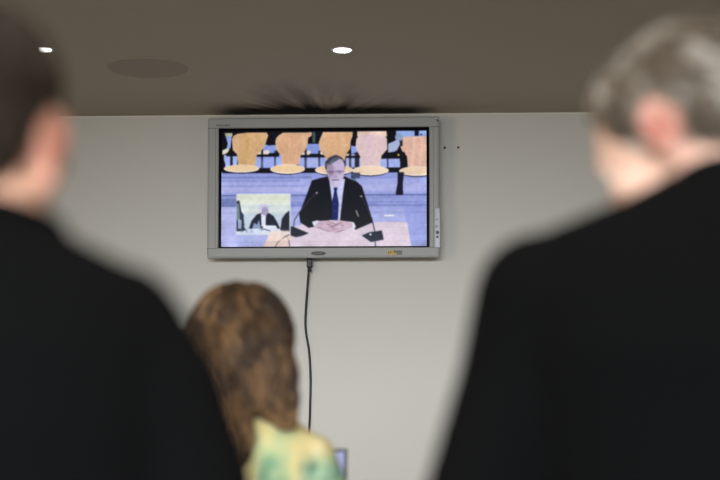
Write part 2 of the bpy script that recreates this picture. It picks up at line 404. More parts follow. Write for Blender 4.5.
chair([(231.5, 138), (233, 134.6), (237, 132.4), (246, 131.4), (266.5, 131.3), (268.0, 134.4), (266.8, 138), (264.6, 145), (261, 150), (256.8, 153.5), (255, 165), (238, 165), (236.7, 153), (232.5, 149)], (214, 172, 124),
      (241.3, 167.6, 17.8, 4.0), (238, 206, 166), [(245, 1.6, (196, 160, 96), .6), (253, 1.4, (222, 176, 128), .6), (236, 2, (222, 178, 150), .6), (249, .8, (222, 190, 120), .5), (262, 2, (226, 190, 150), .6)])
chair([(275.2, 140), (276.4, 136.4), (279, 134), (283, 131.6), (311.7, 131.4), (311.7, 134.6), (308, 137.2), (307.5, 145), (305, 150), (301, 153), (299, 164), (282, 164), (281, 155), (275.7, 148)], (222, 176, 140),
      (287.5, 168.4, 17.4, 4.8), (240, 208, 166), [(291, .8, (206, 150, 126), .6), (294, .7, (204, 148, 130), .6), (298, .8, (206, 160, 130), .5), (286, 1.2, (214, 160, 120), .6), (303, 1.5, (236, 206, 176), .6)])
chair([(318.6, 142), (320.5, 137), (323, 131.3), (352.8, 131.2), (352.4, 136), (350.7, 140), (350.2, 148), (346, 154), (344, 165), (327, 165), (325, 156), (320, 150)], (222, 178, 138),
      (334, 169.5, 19, 5), (238, 208, 174), [(331, 1.5, (222, 164, 128), .6), (337, 1.0, (214, 168, 120), .5), (342, 1.6, (240, 200, 150), .6), (347, 1.4, (226, 160, 110), .5)])
bx(357.3, 130.9, 388, 136, (236, 206, 190))
chair([(355.8, 143), (356.5, 138), (359.5, 135), (366, 133.6), (380, 133.6), (385.4, 135.4), (387, 139), (387.2, 149), (381.5, 155.5), (380, 166), (360.5, 166), (360.2, 156), (356.3, 149)], (228, 200, 202),
      (370.5, 170.3, 18.3, 4.9), (244, 218, 192), [(368, 3, (220, 196, 214), .5), (376, 2, (232, 208, 200), .5)])
chair([(400.3, 146), (400.8, 140), (403.3, 136.6), (429, 136), (429, 168), (407.8, 168), (406.8, 156), (402, 151)], (228, 184, 164),
      (417, 171.2, 18, 4.9), (244, 214, 184), [(409, .8, (214, 168, 160), .6), (413, 1, (240, 214, 204), .6), (417, .8, (212, 166, 160), .5), (421, .9, (240, 212, 208), .5), (424, .6, (214, 170, 168), .5)])
poly([(386.4, 130.8), (396, 130.8), (395.5, 138), (393, 141), (394, 143), (389, 145), (387.5, 140)], (14, 14, 20)); bx(400, 136, 402.5, 146, K, .9)
poly([(388, 143.5), (394, 141), (399, 138), (400, 144), (397, 150), (391, 153), (388, 152)], (172, 184, 222)); el(399, 137, 4, 4, (140, 160, 200))
poly([(387.5, 152.5), (397, 151), (404.5, 152), (406.6, 157), (406.2, 167), (400.5, 168), (399.5, 157.5), (388, 156.5)], (16, 16, 24)); el(398.4, 154.7, 1.1, 1, (230, 200, 90))
poly([(397.5, 172), (404, 172), (402.6, 184), (403, 193.5), (395.5, 193.5), (397.5, 183)], (22, 24, 44)); bx(396, 193, 403, 195, (20, 20, 34))
# desk
poly([(263.5, 247), (268, 237), (284, 229), (300, 224.6), (312, 221.8), (407, 222.2), (411, 247)], (228, 212, 228))
soft([(262, 247), (268, 238), (284, 231), (292, 232), (290, 247)], (246, 212, 196), .7, 1.2)
for y, a in ((228, .25), (234, .35), (238.5, .3), (242.5, .35)): bx(300, y, 408, y + 1, (242, 214, 216), a)
bx(384, 214.9, 394.2, 216.4, (248, 248, 250)); bx(376, 203, 420, 204, (188, 192, 226), .5)
# the speaker: suit, shirt, tie, head, hands
S_ = (19, 19, 30)
poly([(328, 175.8), (320, 177.6), (311.9, 179.8), (309.4, 187), (299.2, 213.8), (300.4, 222), (308.8, 227.5), (316, 226), (317, 220.6), (333.8, 220), (341, 220.3), (351, 221.4), (355.5, 229.6), (372.4, 222.4), (371, 215), (361.9, 186), (356.7, 181.3), (351, 179), (345, 176)], S_)
bx(351, 172, 360, 178, (24, 30, 46), .6); poly([(350.5, 176), (355, 176), (356, 181), (352, 181)], (34, 56, 60), .45)
poly([(329.2, 179), (345, 178.6), (343, 193), (340, 220.4), (334, 220.4), (331.5, 196)], (206, 210, 248))
poly([(333.6, 187), (337.6, 187), (336.8, 191), (338.8, 203), (338, 220), (332, 220), (331.8, 203), (334.2, 191)], (24, 34, 100))
for y in (196, 203, 210): bx(333, y, 337, y + 1.2, (60, 74, 140), .7)
poly([(325, 168), (325.2, 161.5), (329, 156.8), (335.8, 154.1), (341.6, 156.6), (345.2, 161.7), (345, 169), (343.5, 166), (342.5, 162), (328, 163.5), (327, 170)], (66, 66, 82))
poly([(327, 164), (333, 161.6), (337, 158.5), (342, 158.8), (344.6, 164), (344.6, 172), (343, 179), (340, 184.5), (336, 187), (332, 184.5), (329, 179.5), (327, 172)], (208, 186, 222))
poly([(329.5, 160.8), (335, 157), (341, 157), (338, 159.5), (332, 163), (327.4, 166)], (92, 104, 124)); soft([(326.8, 164), (333, 163), (334, 184), (331, 183), (327, 173)], (140, 122, 150), .55, .8)
soft([(329.5, 176.5), (343.5, 176), (341, 184), (336, 187), (332, 184.5)], (206, 202, 230), .75, .8)
bx(326.5, 170.3, 344.3, 171.5, (96, 80, 120), .55); el(331.2, 171.8, 2.6, 1.7, (120, 96, 122), .6); el(339.4, 171.4, 2.6, 1.7, (130, 124, 176), .6)
bx(332, 179, 339, 180.1, (104, 76, 108), .85); bx(334.6, 172, 336.2, 176.6, (196, 166, 196), .8); el(335.5, 176.5, 2.2, 1, (170, 140, 176), .6)
poly([(312, 221.5), (317, 219.9), (320, 220.6), (316.4, 225.4), (314, 226.3)], (232, 236, 252)); poly([(351, 221.6), (354, 222.2), (356, 227), (352.4, 228.6)], (232, 236, 252))
poly([(315.2, 225.6), (318.6, 221), (330, 219.8), (338.8, 219.8), (352, 222.2), (353, 227), (343, 230.6), (336.4, 232.6), (329, 231.6), (319, 228)], (212, 184, 202))
for q in ([(328, 221), (333, 222.4), (337, 225)], [(327, 223.6), (331, 225.4), (336, 228.4)], [(342, 222), (337, 224), (331, 227.2)], [(343, 225), (338, 227), (333, 229.6)], [(317.5, 227.2), (328.6, 231)], [(336, 232), (344, 230)]): ln(q, .7, (136, 96, 122), .8)
ln([(330, 220.5), (336, 222.6)], 1.2, (244, 222, 236)); ln([(334, 228), (341, 226)], 1, (240, 214, 230))
ln([(356.2, 210.4), (357.4, 214), (358.6, 216.2)], 1.0, (196, 196, 188))
# microphones
ln([(316.6, 192.6), (308, 201), (299.6, 211.6), (294.6, 219.5), (293.6, 227)], .9, (58, 58, 84)); el(316.8, 192.4, 1.1, 1, (176, 170, 176)); poly([(289.8, 225.4), (295, 227), (308.9, 232.8), (302, 235.6), (296, 236.8), (290.4, 234.8)], (28, 32, 48))
ln([(289, 234.4), (283, 237.6), (278, 242), (275, 247)], .7, (60, 58, 84)); ln([(286.6, 235.4), (289, 240), (290, 247)], .7, (60, 58, 84))
ln([(361, 196), (367, 207), (372, 219), (374.6, 231)], 1, (44, 46, 70)); el(361.2, 196, 1.3, .8, (170, 170, 180)); poly([(361.6, 235.4), (369, 232.2), (381.8, 230.4), (383.6, 239.6), (371, 242)], (32, 40, 58))
el(370.4, 234.3, 1.1, 1, (236, 244, 244)); ln([(375, 241), (375.5, 247)], 1, (70, 70, 100))
# picture in picture
bx(236.2, 192.9, 290.7, 234.2, (222, 230, 240)); bx(237, 194, 289.6, 203, (230, 236, 218)); bx(237, 203, 289.6, 213, (224, 234, 232)); bx(237, 213, 289.6, 229, (206, 220, 238))
poly([(236.4, 200), (239.4, 199.8), (241.4, 211), (243.6, 214), (244.4, 227), (247.6, 230.6), (236.4, 230.6)], (44, 56, 76)); poly([(236.4, 203), (239, 203), (240, 218), (238.5, 222), (236.4, 218)], (120, 138, 146)); bx(238, 219, 241.4, 228, (190, 204, 240), .8)
poly([(249, 228), (251.6, 220), (257, 213.6), (262, 212.2), (269, 212.4), (273.6, 215.4), (277.4, 222), (280.6, 229), (249, 229)], (28, 32, 52))
poly([(261, 213), (266, 213), (265.6, 226), (261.6, 226)], (228, 232, 250)); poly([(252, 229), (254, 222), (257, 224), (259, 219), (261, 228)], (170, 188, 222), .8); el(264.2, 207.4, 5.3, 4.2, (214, 214, 244)); el(265, 210.4, 3.5, 4.2, (176, 166, 204)); bx(262.5, 209.4, 268, 210.4, (120, 110, 160), .6)
poly([(280.4, 229.4), (282, 218), (285.6, 213), (289.6, 209.8), (289.6, 230.8), (283, 230.8)], (30, 34, 50)); poly([(264, 224.6), (276, 225), (278, 229), (262, 229)], (232, 238, 250)); bx(248, 228, 280, 230.6, (220, 228, 246)); ln([(259, 230), (264, 228.6), (270, 230.2)], 1.1, (80, 84, 120), .9)
bx(244, 229.6, 262, 233.2, (214, 224, 246)); soft([(268, 233), (273, 230), (289, 230), (289.6, 240), (268, 240)], (250, 226, 214), .8, .8)
for q in (241, 246, 251): bx(q, 229, q + 1.4, 232, (120, 136, 180), .6)
ln([(289, 234.4), (283, 237.6)], .7, (60, 58, 84))
lo = blur(rng.normal(0, 1, (gh, gw, 1)), 5); lo /= lo.std(); IMG *= 1 + lo * .022
IMG *= np.where((YY < 172)[..., None], .97, .955)
# grain of a compressed broadcast, then soften
n1 = blur(rng.normal(0, 1, (gh, gw, 1)), .8); n1 /= n1.std(); IMG += n1 * 3.2 * (IMG.mean(-1, keepdims=True) > 60)
nb = rng.normal(0, 1, (gh, 1, 1)); nb = blur(nb, .5); nb /= nb.std(); IMG += nb * 3.0 * ((YY > 172)[..., None]) * (IMG.mean(-1, keepdims=True) > 120)
IMG = np.clip(blur(IMG, .45), 0, 255)
ST = 2                                                  # grid points every half target pixel
cw, ch = gw // ST, gh // ST
small = IMG[:ch * ST, :cw * ST].reshape(ch, ST, cw, ST, 3).mean((1, 3)) / 255
small = np.where(small <= .04045, small / 12.92, ((small + .055) / 1.055) ** 2.4)
jj, ii = np.mgrid[0:ch, 0:cw]
gx = sa.x + (sb.x - sa.x) * ii / (cw - 1); gz = sb.z + (sa.z - sb.z) * jj / (ch - 1)
co = np.stack([gx + LT.x, np.full(gx.shape, TVF + .0068 + LT.y), gz + LT.z], -1).reshape(-1, 3).astype(np.float32)
idx = (jj * cw + ii)[:-1, :-1].ravel(); faces = np.stack([idx, idx + cw, idx + cw + 1, idx + 1], -1)
me = bpy.data.meshes.new('screen_picture'); me.from_pydata(co.tolist(), [], faces.tolist())
at = me.color_attributes.new('tone', 'FLOAT_COLOR', 'POINT'); at.data.foreach_set('color', np.concatenate([small.reshape(-1, 3), np.ones((cw * ch, 1))], 1).astype(np.float32).ravel())
M_screen = attr_mat('screen_glow', .15, emission=True, spec=.12)
scr = link('screen_picture', me, M_screen, tv)
scr['label'] = 'lit picture of a man in a dark suit at a desk with an inset of a meeting'

# ------------------------------------------------------------------ cable below the television
pts = [(309.6, 259.6), (308.9, 268), (307.8, 283), (306.5, 300), (305.4, 321), (306.4, 335), (308.8, 349), (310.2, 368), (310.6, 386), (310.2, 402), (309.7, 421)]
cab = thing('power_cable', 'black power cable hanging down the wall below the television', 'cable', W(309.6, 259.6, D - .05))
L0 = cab.location.copy()
w_ = [W(px, py, D - .008 - .035 * max(0, 1 - i / 4)) for i, (px, py) in enumerate(pts)]
e = w_[-1]; w_ += [Vector((e.x - .012, D - .008, .9)), Vector((e.x - .03, D - .008, .62)), Vector((e.x - .01, D - .012, .42)), Vector((e.x, D - .045, .335)), Vector((e.x, D - .03, .30))]
bm = bmesh.new(); sweep(bm, [p - L0 for p in spline(w_, 8)], .0052, 10); obj('cord', bm, M_rubber, cab, True)
bm = bmesh.new(); p = w_[0] - L0; box(bm, (p.x - .0125, p.y - .013, p.z - .036), (p.x + .0125, p.y + .013, p.z + .012), .004)
for k in range(3): box(bm, (p.x - .009, p.y - .01, p.z - .044 - k * .006), (p.x + .009, p.y + .01, p.z - .040 - k * .006), .001)
obj('plug', bm, M_rubber, cab)
so = thing('wall_socket', 'white wall socket low on the front wall below the television', 'socket', (e.x, D, .30))
bm = bmesh.new(); box(bm, (-.042, -.010, -.042), (.042, 0, .042), .004); obj('plate', bm, M_trim, so)
bm = bmesh.new(); lathe(bm, [(.020, 0), (.020, .012), (.016, .022), (0, .022)], 24, Matrix.Translation((0, -.008, 0)) @ Matrix.Rotation(R(90), 4, 'X')); p_ = obj('plug', bm, M_black, cab)
p_.location = Vector((e.x, D, .30)) - L0

# two screws left in the wall
for (px, py, lab) in ((444.7, 147.8, 'small dark screw in wall, nearer of the pair to the television'), (458.2, 147.6, 'small dark screw in wall, farther of the pair from the television')):
    p = W(px, py, D)
    s = thing('wall_screw', lab, 'screw', p, 0, 'screws left in the wall')
    obj('screw_head', lathe(bmesh.new(), [(.0062, 0), (.0062, .003), (.004, .006), (0, .006)], 16, Matrix.Rotation(R(90), 4, 'X')), mat('screw_metal', (58, 56, 52), .5, metal=.3), s)
    obj('wall_plug', lathe(bmesh.new(), [(.010, 0), (.0095, .0012), (.006, .0012)], 20, Matrix.Rotation(R(90), 4, 'X')), M_trim, s)

# ------------------------------------------------------------------ ceiling fittings
def downlight(px, py, lab):
    p = CE(px, py); t = thing('ceiling_downlight', lab, 'ceiling light', p, 0, 'recessed ceiling downlights')
    obj('trim_ring', lathe(bmesh.new(), [(.044, 0), (.044, -.003), (.040, -.006), (.034, -.0045), (.0325, -.0005)], 40, ring=True), mat('ring_metal', (176, 176, 178), .35, metal=.5), t)
    obj('lamp_lens', lathe(bmesh.new(), [(.0325, -.0015), (.030, -.004), (.0, -.0052)], 40), M_lamp, t)
    l = bpy.data.lights.new('downlight_beam', 'SPOT'); l.energy = 5; l.color = (1, .9, .75); l.spot_size = R(75); l.spot_blend = .8; l.shadow_soft_size = .03
    o = bpy.data.objects.new('downlight_beam', l); COL.objects.link(o); o.parent = t; o.location = (0, 0, -.02)
downlight(342.3, 49.4, 'small round glowing downlight in the ceiling in front of the television')
downlight(43.2, 48.6, 'small round downlight in the ceiling at the edge of left man\'s hair')
p = CE(147.5, 68)
t = thing('ceiling_speaker', 'round flush ceiling cover painted like the ceiling, left of the lit downlight', 'ceiling speaker', p)
obj('cover', lathe(bmesh.new(), [(.155, 0), (.1545, -.0012), (.0, -.0015)], 64), mat('speaker_cover', (158, 150, 136), .85), t)
obj('rim', lathe(bmesh.new(), [(.158, 0), (.1575, -.0015), (.156, -.002), (.1555, -.0015), (.1555, 0)], 64, ring=True), mat('speaker_rim', (160, 152, 137), .85), t)

# ------------------------------------------------------------------ people
def skin_mat(name): return attr_mat(name, .5, spec=.35, sss=.10)
def head_shapes(bm, Mh, female=False):
    R3 = Mh.to_3x3()
    def E(c, r, rot=None): ell(bm, Mh @ Vector(c), r, R3 @ rot if rot else R3, 24)
    def Lm(pts, rad): limb(bm, [Mh @ Vector(p) for p in pts], rad, 14)
    E((0, -.012, .033), (.073, .094, .084)); E((0, .035, -.03), (.058, .058, .082)); E((0, .03, .03), (.064, .062, .062))
    E((0, .040, -.085), (.044, .046, .032)); E((0, .074, -.099), (.019, .014, .013))
    Lm([(0, .088, .004), (0, .104, -.022), (0, .112, -.036)], [.008, .010, .013]); E((-.011, .098, -.039), (.010, .012, .008)); E((.011, .098, -.039), (.010, .012, .008))
    E((0, .083, .017), (.046, .012, .009)); E((0, .088, -.060), (.024, .010, .0055)); E((0, .087, -.071), (.021, .010, .006))
    for s in (-1, 1):
        E((s * .031, .0745, .0095), (.017, .011, .0065)); E((s * .031, .0735, -.0085), (.016, .010, .0055))
        E((s * .041, .060, -.022), (.020, .022, .017)); Lm([(s * .060, .002, -.052), (s * .050, .030, -.082), (s * .020, .068, -.098)], [.014, .014, .012])
        # ear: bowl, rim and lobe
        tilt = Matrix.Rotation(R(-22 * s), 3, 'Z') @ Matrix.Rotation(R(-8), 3, 'X')
        E((s * .078, -.008, -.006), (.0065, .017, .028), tilt)
        c = Vector((s * .081, -.012, -.002)); ring = []
        for k in range(9):
            a = R(-60 + 250 * k / 8); ring.append(c + tilt @ Vector((s * .002, -.018 * math.sin(a) * .95, .028 * math.cos(a + R(20)))))
        ring = [c + tilt @ Vector((0, y, z)) for y, z in ((.012, .004), (.012, .018), (.004, .028), (-.008, .030), (-.018, .020), (-.020, .004), (-.015, -.012), (-.006, -.024), (.004, -.031))]
        Lm(ring, [.0045, .005, .0055, .006, .006, .0055, .005, .006, .0075])
        E((s * .071, -.006, -.006), (.012, .012, .022))
def fingers(bm, wrist, fwd, side, nrm, s=1, curl=.35):
    """palm plus five tapering bent fingers; side points to the thumb"""
    fwd, side, nrm = fwd.normalized(), side.normalized(), nrm.normalized()
    rot = Matrix((side, fwd, nrm)).transposed()
    ell(bm, wrist + fwd * .05 * s, (.042 * s, .056 * s, .017 * s), rot, 20)
    for off, ln_, r in ((.030, .075, .0088), (.010, .084, .009), (-.011, .078, .0088), (-.031, .060, .0078)):
        p = wrist + fwd * .085 * s + side * off * s; d = (fwd + side * off * 3).normalized(); pts = [p - d * .02, p]; ang = 0
        for k, q in enumerate((.42, .32, .26)):
            ang += curl * (1 + .2 * k); p = p + (d * math.cos(ang) + nrm * math.sin(ang)) * ln_ * s * q; pts.append(p)
        limb(bm, pts, [r * 1.05 * s, r * 1.05 * s, r * s, r * .92 * s, r * .75 * s], 10)
    p = wrist + fwd * .02 * s + side * .028 * s
    limb(bm, [p, p + (fwd * .6 + side * .7 + nrm * .3).normalized() * .038 * s, p + (fwd * .8 + side * .7 + nrm * .5).normalized() * .068 * s, p + (fwd * 1 + side * .62 + nrm * .62).normalized() * .092 * s], [.014 * s, .012 * s, .0105 * s, .008 * s], 10)
def strands(me_vol, n, colfn, length, radius, flow, wave=0, seg=4, lift=.004, lower=None):
    """tufts laid over a hair volume; returns one mesh with the volume and the tufts, coloured per tuft"""
    polys = me_vol.polygons; N = len(polys); bm = bmesh.new(); tones = []
    from mathutils.bvhtree import BVHTree
    tree = BVHTree.FromPolygons([v.co for v in me_vol.vertices], [tuple(f.vertices) for f in polys])
    bm.from_mesh(me_vol); base_n = len(bm.verts)
    for v in bm.verts:
        tones.append(colfn(v.co, .25 + .5 * noise.noise(Vector((v.co.x * 60, v.co.y * 60, v.co.z * 12)))))
    for k in range(n):
        f = polys[random.randrange(N)]; p = f.center.copy(); nm = f.normal.copy()
        g = flow(p, nm); g = (g - nm * g.dot(nm))
        if g.length < 1e-4: continue
        g.normalize(); L = length * random.uniform(.6, 1.3); q = random.random(); sd = nm.cross(g); ph = random.uniform(0, 6.28)
        jit = random.uniform(-.25, .25); pts = []
        cur = p.copy(); d = g + sd * jit
        for j in range(seg + 1):
            s = j / seg
            hit = tree.find_nearest(cur)
            c_, n_ = (hit[0], hit[1]) if hit[0] is not None else (cur, nm)
            d = d + flow(c_, n_) * .35; d = d - n_ * d.dot(n_); d.normalize()
            pts.append(c_ + n_.cross(d) * math.sin(ph + s * 6) * wave + n_ * (lift * math.sin(s * 2.8) - .001))
            cur = c_ + d * L / seg
        nv = len(bm.verts); sweep(bm, pts, [radius * (1 - .75 * (j / seg)) for j in range(seg + 1)], 4)
        c = colfn(p, q); tones += [c] * (len(bm.verts) - nv)
    me = bpy.data.meshes.new('hair'); bm.to_mesh(me); bm.free()
    at = me.color_attributes.new('tone', 'FLOAT_COLOR', 'POINT')
    arr = np.ones((len(me.vertices), 4), np.float32); arr[:, :3] = np.array(tones)[:, :3]; at.data.foreach_set('color', arr.ravel())
    return me
M_hair = attr_mat('hair_strands', .55, spec=.3)
M_eye = mat('eye_white', (225, 222, 218), .2); M_iris = mat('iris_dark', (46, 34, 26), .2)

def person(name, label, loc, rz, S, headM, torso, jacket, armsB, armsJ, hands, legs, neck, skin_rgb, flush_rgb, ears, mats, flush_r=.045):
    t = thing(name, label, 'person', loc, rz)
    bm = bmesh.new(); head_shapes(bm, headM); limb(bm, neck[0], neck[1]); loft(bm, torso)
    for pts, rad in armsB: limb(bm, pts, rad)
    for h in hands: fingers(bm, *h)
    for pts, rad in legs: limb(bm, pts, rad)
    for pts, rad in legs:
        f = pts[-1]; ell(bm, f + Vector((0, .06, -.045)), (.04, .11, .035))
    me = fuse(bm, .0055, 5)
    sk, fl = np.array(lin(skin_rgb)), np.array(lin(flush_rgb)); ep = [np.array(headM @ Vector(e)) for e in ears]
    def fn(co):
        d = np.min([np.linalg.norm(co - e, axis=1) for e in ep], axis=0); k = np.clip(1.25 - d / flush_r, 0, 1)[:, None]  # redder near the ears: blood flush plus backlight painted into the skin
        return sk * (1 - k) + fl * k
    set_tone(me, fn); body = link('body', me, skin_mat(name + '_skin'), t, True)
    for s in (-1, 1):
        c = headM @ Vector((s * .031, .071, .001)); bm = bmesh.new(); ell(bm, c, (.0125,) * 3); e = obj('eye', bm, M_eye, t, True)
        bm = bmesh.new(); ell(bm, c + headM.to_3x3() @ Vector((0, .0085, -.001)), (.0055,) * 3, n=14); obj('iris', bm, M_iris, e, True)
    bm = bmesh.new(); loft(bm, jacket)
    for pts, rad in armsJ: limb(bm, pts, rad)
    jk = link('jacket' if mats[0] is M_suit else 'blouse', fuse(bm, .007, 7), mats[0], t, True)
    return t, jk

# trousers, shoes for a standing figure
def lower(t, hipz, legs, m, wid=.165):
    bm = bmesh.new(); loft(bm, [(0, 0, hipz - .12, wid, .115), (0, 0, hipz, wid + .008, .122), (0, 0, hipz + .07, wid - .03, .095)])
    for pts, rad in legs: limb(bm, [p.copy() for p in pts[:-1]] + [pts[-1] + Vector((0, 0, .0))], [r + .022 for r in rad[:-1]] + [.066])
    link('trousers', fuse(bm, .009, 6), m, t, True)
    for pts, _ in legs:
        f = pts[-1]; bm = bmesh.new(); ell(bm, Vector((f.x, f.y + .075, .045)), (.050, .135, .045)); ell(bm, Vector((f.x, f.y, .07)), (.050, .06, .060))
        bmesh.ops.bisect_plane(bm, geom=bm.verts[:] + bm.edges[:] + bm.faces[:], plane_co=(0, 0, .012), plane_no=(0, 0, 1), clear_inner=True)
        box(bm, (f.x - .040, f.y - .050, 0), (f.x + .040, f.y + .190, .016), .006); obj('shoe', bm, M_shoe, t, True)
def std_legs(hipz, sp=.095, kb=0):
    return [([Vector((s * sp, 0, hipz)), Vector((s * sp * 1.02, .02 + kb, hipz * .53)), Vector((s * sp * 1.05, -.02, .085))], [.080, .052, .038]) for s in (-1, 1)]

# ---- left man: back view, ear towards the room, head half out of frame
dL = 1.16
base = P(-24, 300, dL); base.z = 0
zs = P(-24, 262, dL).z            # shoulder height
ML = lambda x, y, z: Vector((x, y, z))
hL = Matrix.Translation((-.021, .055, zs + .108)) @ Matrix.Rotation(R(-4), 4, 'Z') @ Matrix.Rotation(R(-6), 4, 'X')
arm = lambda k, s: [ML(s * .165, 0, zs - .055), ML(s * .205, -.02, zs - .29), ML(s * .215, .06, zs - .53)]
armsB = [([ML(s * .122, -.002, zs - .065), ML(s * .178, -.012, zs - .20), ML(s * .203, -.02, zs - .32), ML(s * .215, .06, zs - .53)], [.045, .046, .042, .029]) for s in (-1, 1)]
armsJ = [([ML(s * .122, -.002, zs - .058), ML(s * .158, -.006, zs - .12), ML(s * .184, -.012, zs - .20), ML(s * .212, -.02, zs - .32), ML(s * .214, .052, zs - .51)], [.058, .061, .062, .060, .048]) for s in (-1, 1)]
handsL = [(ML(s * .215, .065, zs - .54), ML(0, .25, -1), ML(0, 1, .25), ML(-s, 0, 0), 1, .35) for s in (-1, 1)]
hip = zs * .60
torsoB = [(0, 0, hip - .06, .150, .105), (0, 0, hip + .03, .155, .11), (0, 0, hip + .16, .135, .098), (0, .0, hip + .3, .155, .105), (0, 0, zs - .10, .165, .105), (0, 0, zs - .03, .13, .08), (0, .005, zs + .02, .07, .06)]
jackB = [(0, 0, hip - .13, .185, .135), (0, 0, hip + .0, .188, .138), (0, 0, hip + .16, .172, .128), (0, -.002, hip + .30, .186, .13), (0, -.004, zs - .14, .180, .128), (0, -.004, zs - .075, .176, .112),
         (0, -.002, zs - .035, .168, .094), (0, .002, zs - .010, .145, .086), (0, .006, zs + .010, .108, .076), (0, .012, zs + .028, .072, .070), (0, .016, zs + .040, .066, .066)]
legsL = std_legs(hip)
tL, jL = person('person', 'man in a dark suit seen from behind at the left edge, ear showing', base, R(3), 1, hL, torsoB, jackB, armsB, armsJ, handsL, legsL,
                ([ML(0, .0, zs - .03), ML(-.003, .030, zs + .03), ML(-.008, .045, zs + .06)], [.062, .060, .060]), (190, 146, 122), (178, 112, 90), [(.088, -.012, -.004), (-.088, -.012, -.004)], (M_suit,), .038)
lower(tL, hip, legsL, M_trouser)
def collar(t, zc, cy, rx, ry, m, name, h=.045, front=.01, th=.006):
    bm = bmesh.new(); n = 40; rings = []
    for (dr, dz) in ((0, 0), (-.004, h), (-.004 - th, h + .002), (-th, 0)):
        rings.append([bm.verts.new(((rx + dr) * math.cos(2 * math.pi * i / n), cy + (ry + dr) * math.sin(2 * math.pi * i / n), zc + dz * (1 - .0 * math.sin(2 * math.pi * i / n)) - front * math.sin(2 * math.pi * i / n))) for i in range(n)])
    rings.append(rings[0])
    for a_, b_ in zip(rings, rings[1:]):
        for i in range(n): bm.faces.new((a_[i], a_[(i + 1) % n], b_[(i + 1) % n], b_[i]))
    return obj(name, bm, m, t, True)
collar(tL, zs - .003, .018, .078, .076, M_suit, 'jacket_collar', .036, .02, .008)
collar(tL, zs - .002, .022, .069, .068, M_shirt, 'shirt_collar', .026, .012)
def short_hair(t, hM, n, colfn, extra=(), length=.02, burns=True):
    bm = bmesh.new(); R3 = hM.to_3x3()
    for c, r in (((0, -.020, .042), (.0775, .094, .084)), ((0, -.058, .0), (.066, .048, .060)), ((.0, .02, .075), (.058, .055, .042)), ((.066, .004, .034), (.012, .026, .024)), ((-.066, .004, .034), (.012, .026, .024))) + (
                 (((.069, .020, -.006), (.0075, .009, .020)), ((-.069, .020, -.006), (.0075, .009, .020))) if burns else ()) + tuple(extra):
        ell(bm, hM @ Vector(c), r, R3)
    v = fuse(bm, .005, 4)
    up = R3 @ Vector((0, -.05, .1)); cen = hM @ Vector((0, -.02, .04)); back = R3 @ Vector((0, -.6, -1))
    def flow(p, nm): return back + (p - cen) * 6 + Vector((random.uniform(-.4, .4), random.uniform(-.4, .4), random.uniform(-.3, .3)))
    me = strands(v, n, colfn, length, .0015, flow, wave=.0012, seg=3, lift=.006)
    return link('hair', me, M_hair, t, True)
random.seed(11)
br = [np.array(lin(c)) for c in ((30, 23, 17), (54, 42, 32), (78, 64, 50))]
short_hair(tL, hL, 3000, lambda p, q: br[0] * (1 - q) + br[1] * q if q < .8 else br[2], (((0, -.022, .058), (.081, .096, .072)),))

# ---- right man: back view, bent forward, head turned left and down
dR = 1.38
nb_ = P(722, 196, dR)              # base of the neck
base = nb_.copy(); base.z = 0; zn = nb_.z
RZ = R(2)
zs = zn
# head position in the picture -> local coordinates
Lc = Matrix.Rotation(-RZ, 4, 'Z') @ Matrix.Translation(-base)
hc_ = Lc @ P(684, 145, dR + .10)
hR = Matrix.Translation(hc_) @ Matrix.Rotation(R(50), 4, 'Z') @ Matrix.Rotation(R(-26), 4, 'X')
armsB = [([ML(s * .150, -.004, zs - .11), ML(s * .184, .004, zs - .19), ML(s * .250, .01, zs - .34), ML(s * .12, .22, zs - .36)], [.045, .045, .042, .029]) for s in (-1, 1)]
armsJ = [([ML(s * .188, -.004, zs - .105), ML(s * .204, .004, zs - .19), ML(s * .255, .01, zs - .34), ML(s * .135, .20, zs - .36)], [.067, .067, .060, .048]) for s in (-1, 1)]
handsR = [(ML(s * .115, .235, zs - .358), ML(-s * .35, 1, .1), ML(-s * .3, 0, 1), ML(-s, -.35, 0), 1, .4) for s in (-1, 1)]
hip = zs * .60
torsoB = [(0, 0, hip - .06, .150, .105), (0, 0, hip + .03, .155, .11), (0, 0, hip + .16, .135, .098), (0, .0, hip + .3, .155, .105), (0, 0, zs - .12, .165, .105), (0, 0, zs - .05, .13, .08), (0, .005, zs, .07, .06)]
jackR = [(0, 0, hip - .13, .185, .135), (0, 0, hip + .0, .188, .138), (0, 0, hip + .16, .176, .130), (0, -.004, hip + .30, .196, .135), (0, -.010, zs - .16, .215, .135), (0, -.010, zs - .10, .215, .118),
        (0, -.006, zs - .060, .204, .100), (0, .000, zs - .036, .182, .092), (0, .004, zs - .022, .148, .088), (0, .006, zs - .006, .108, .080), (0, .004, zs + .012, .072, .066), (0, .0, zs + .026, .048, .050), (0, -.005, zs + .040, .022, .030)]
legsR = std_legs(hip)
nk = hR @ Vector((0, -.02, -.055))
tR, jR = person('person', 'grey-haired man in a dark suit at right, head bowed and turned left', base, RZ, 1, hR, torsoB, jackR, armsB, armsJ, handsR, legsR,
                ([ML(0, .025, zs - .06), ML(-.006, .06, zs - .005), (ML(-.006, .06, zs + .01) + nk) / 2, nk], [.056, .054, .056, .058]), (202, 164, 144), (146, 84, 70), [(-.090, -.016, -.002), (.088, -.012, -.004)], (M_suit,), .040)
lower(tR, hip, legsR, M_trouser)
collar(tR, zs - .036, .046, .078, .078, M_suit, 'jacket_collar', .022, .045, .008)
collar(tR, zs - .034, .050, .068, .068, M_shirt, 'shirt_collar', .012, .045)
gr = [np.array(lin(c)) for c in ((70, 60, 48), (106, 94, 78), (172, 166, 156))]
def grey(p, q):
    w2 = noise.noise(Vector(p) * 26) * .9 + q
    return gr[0] if w2 < .35 else (gr[1] if w2 < .85 else gr[2])
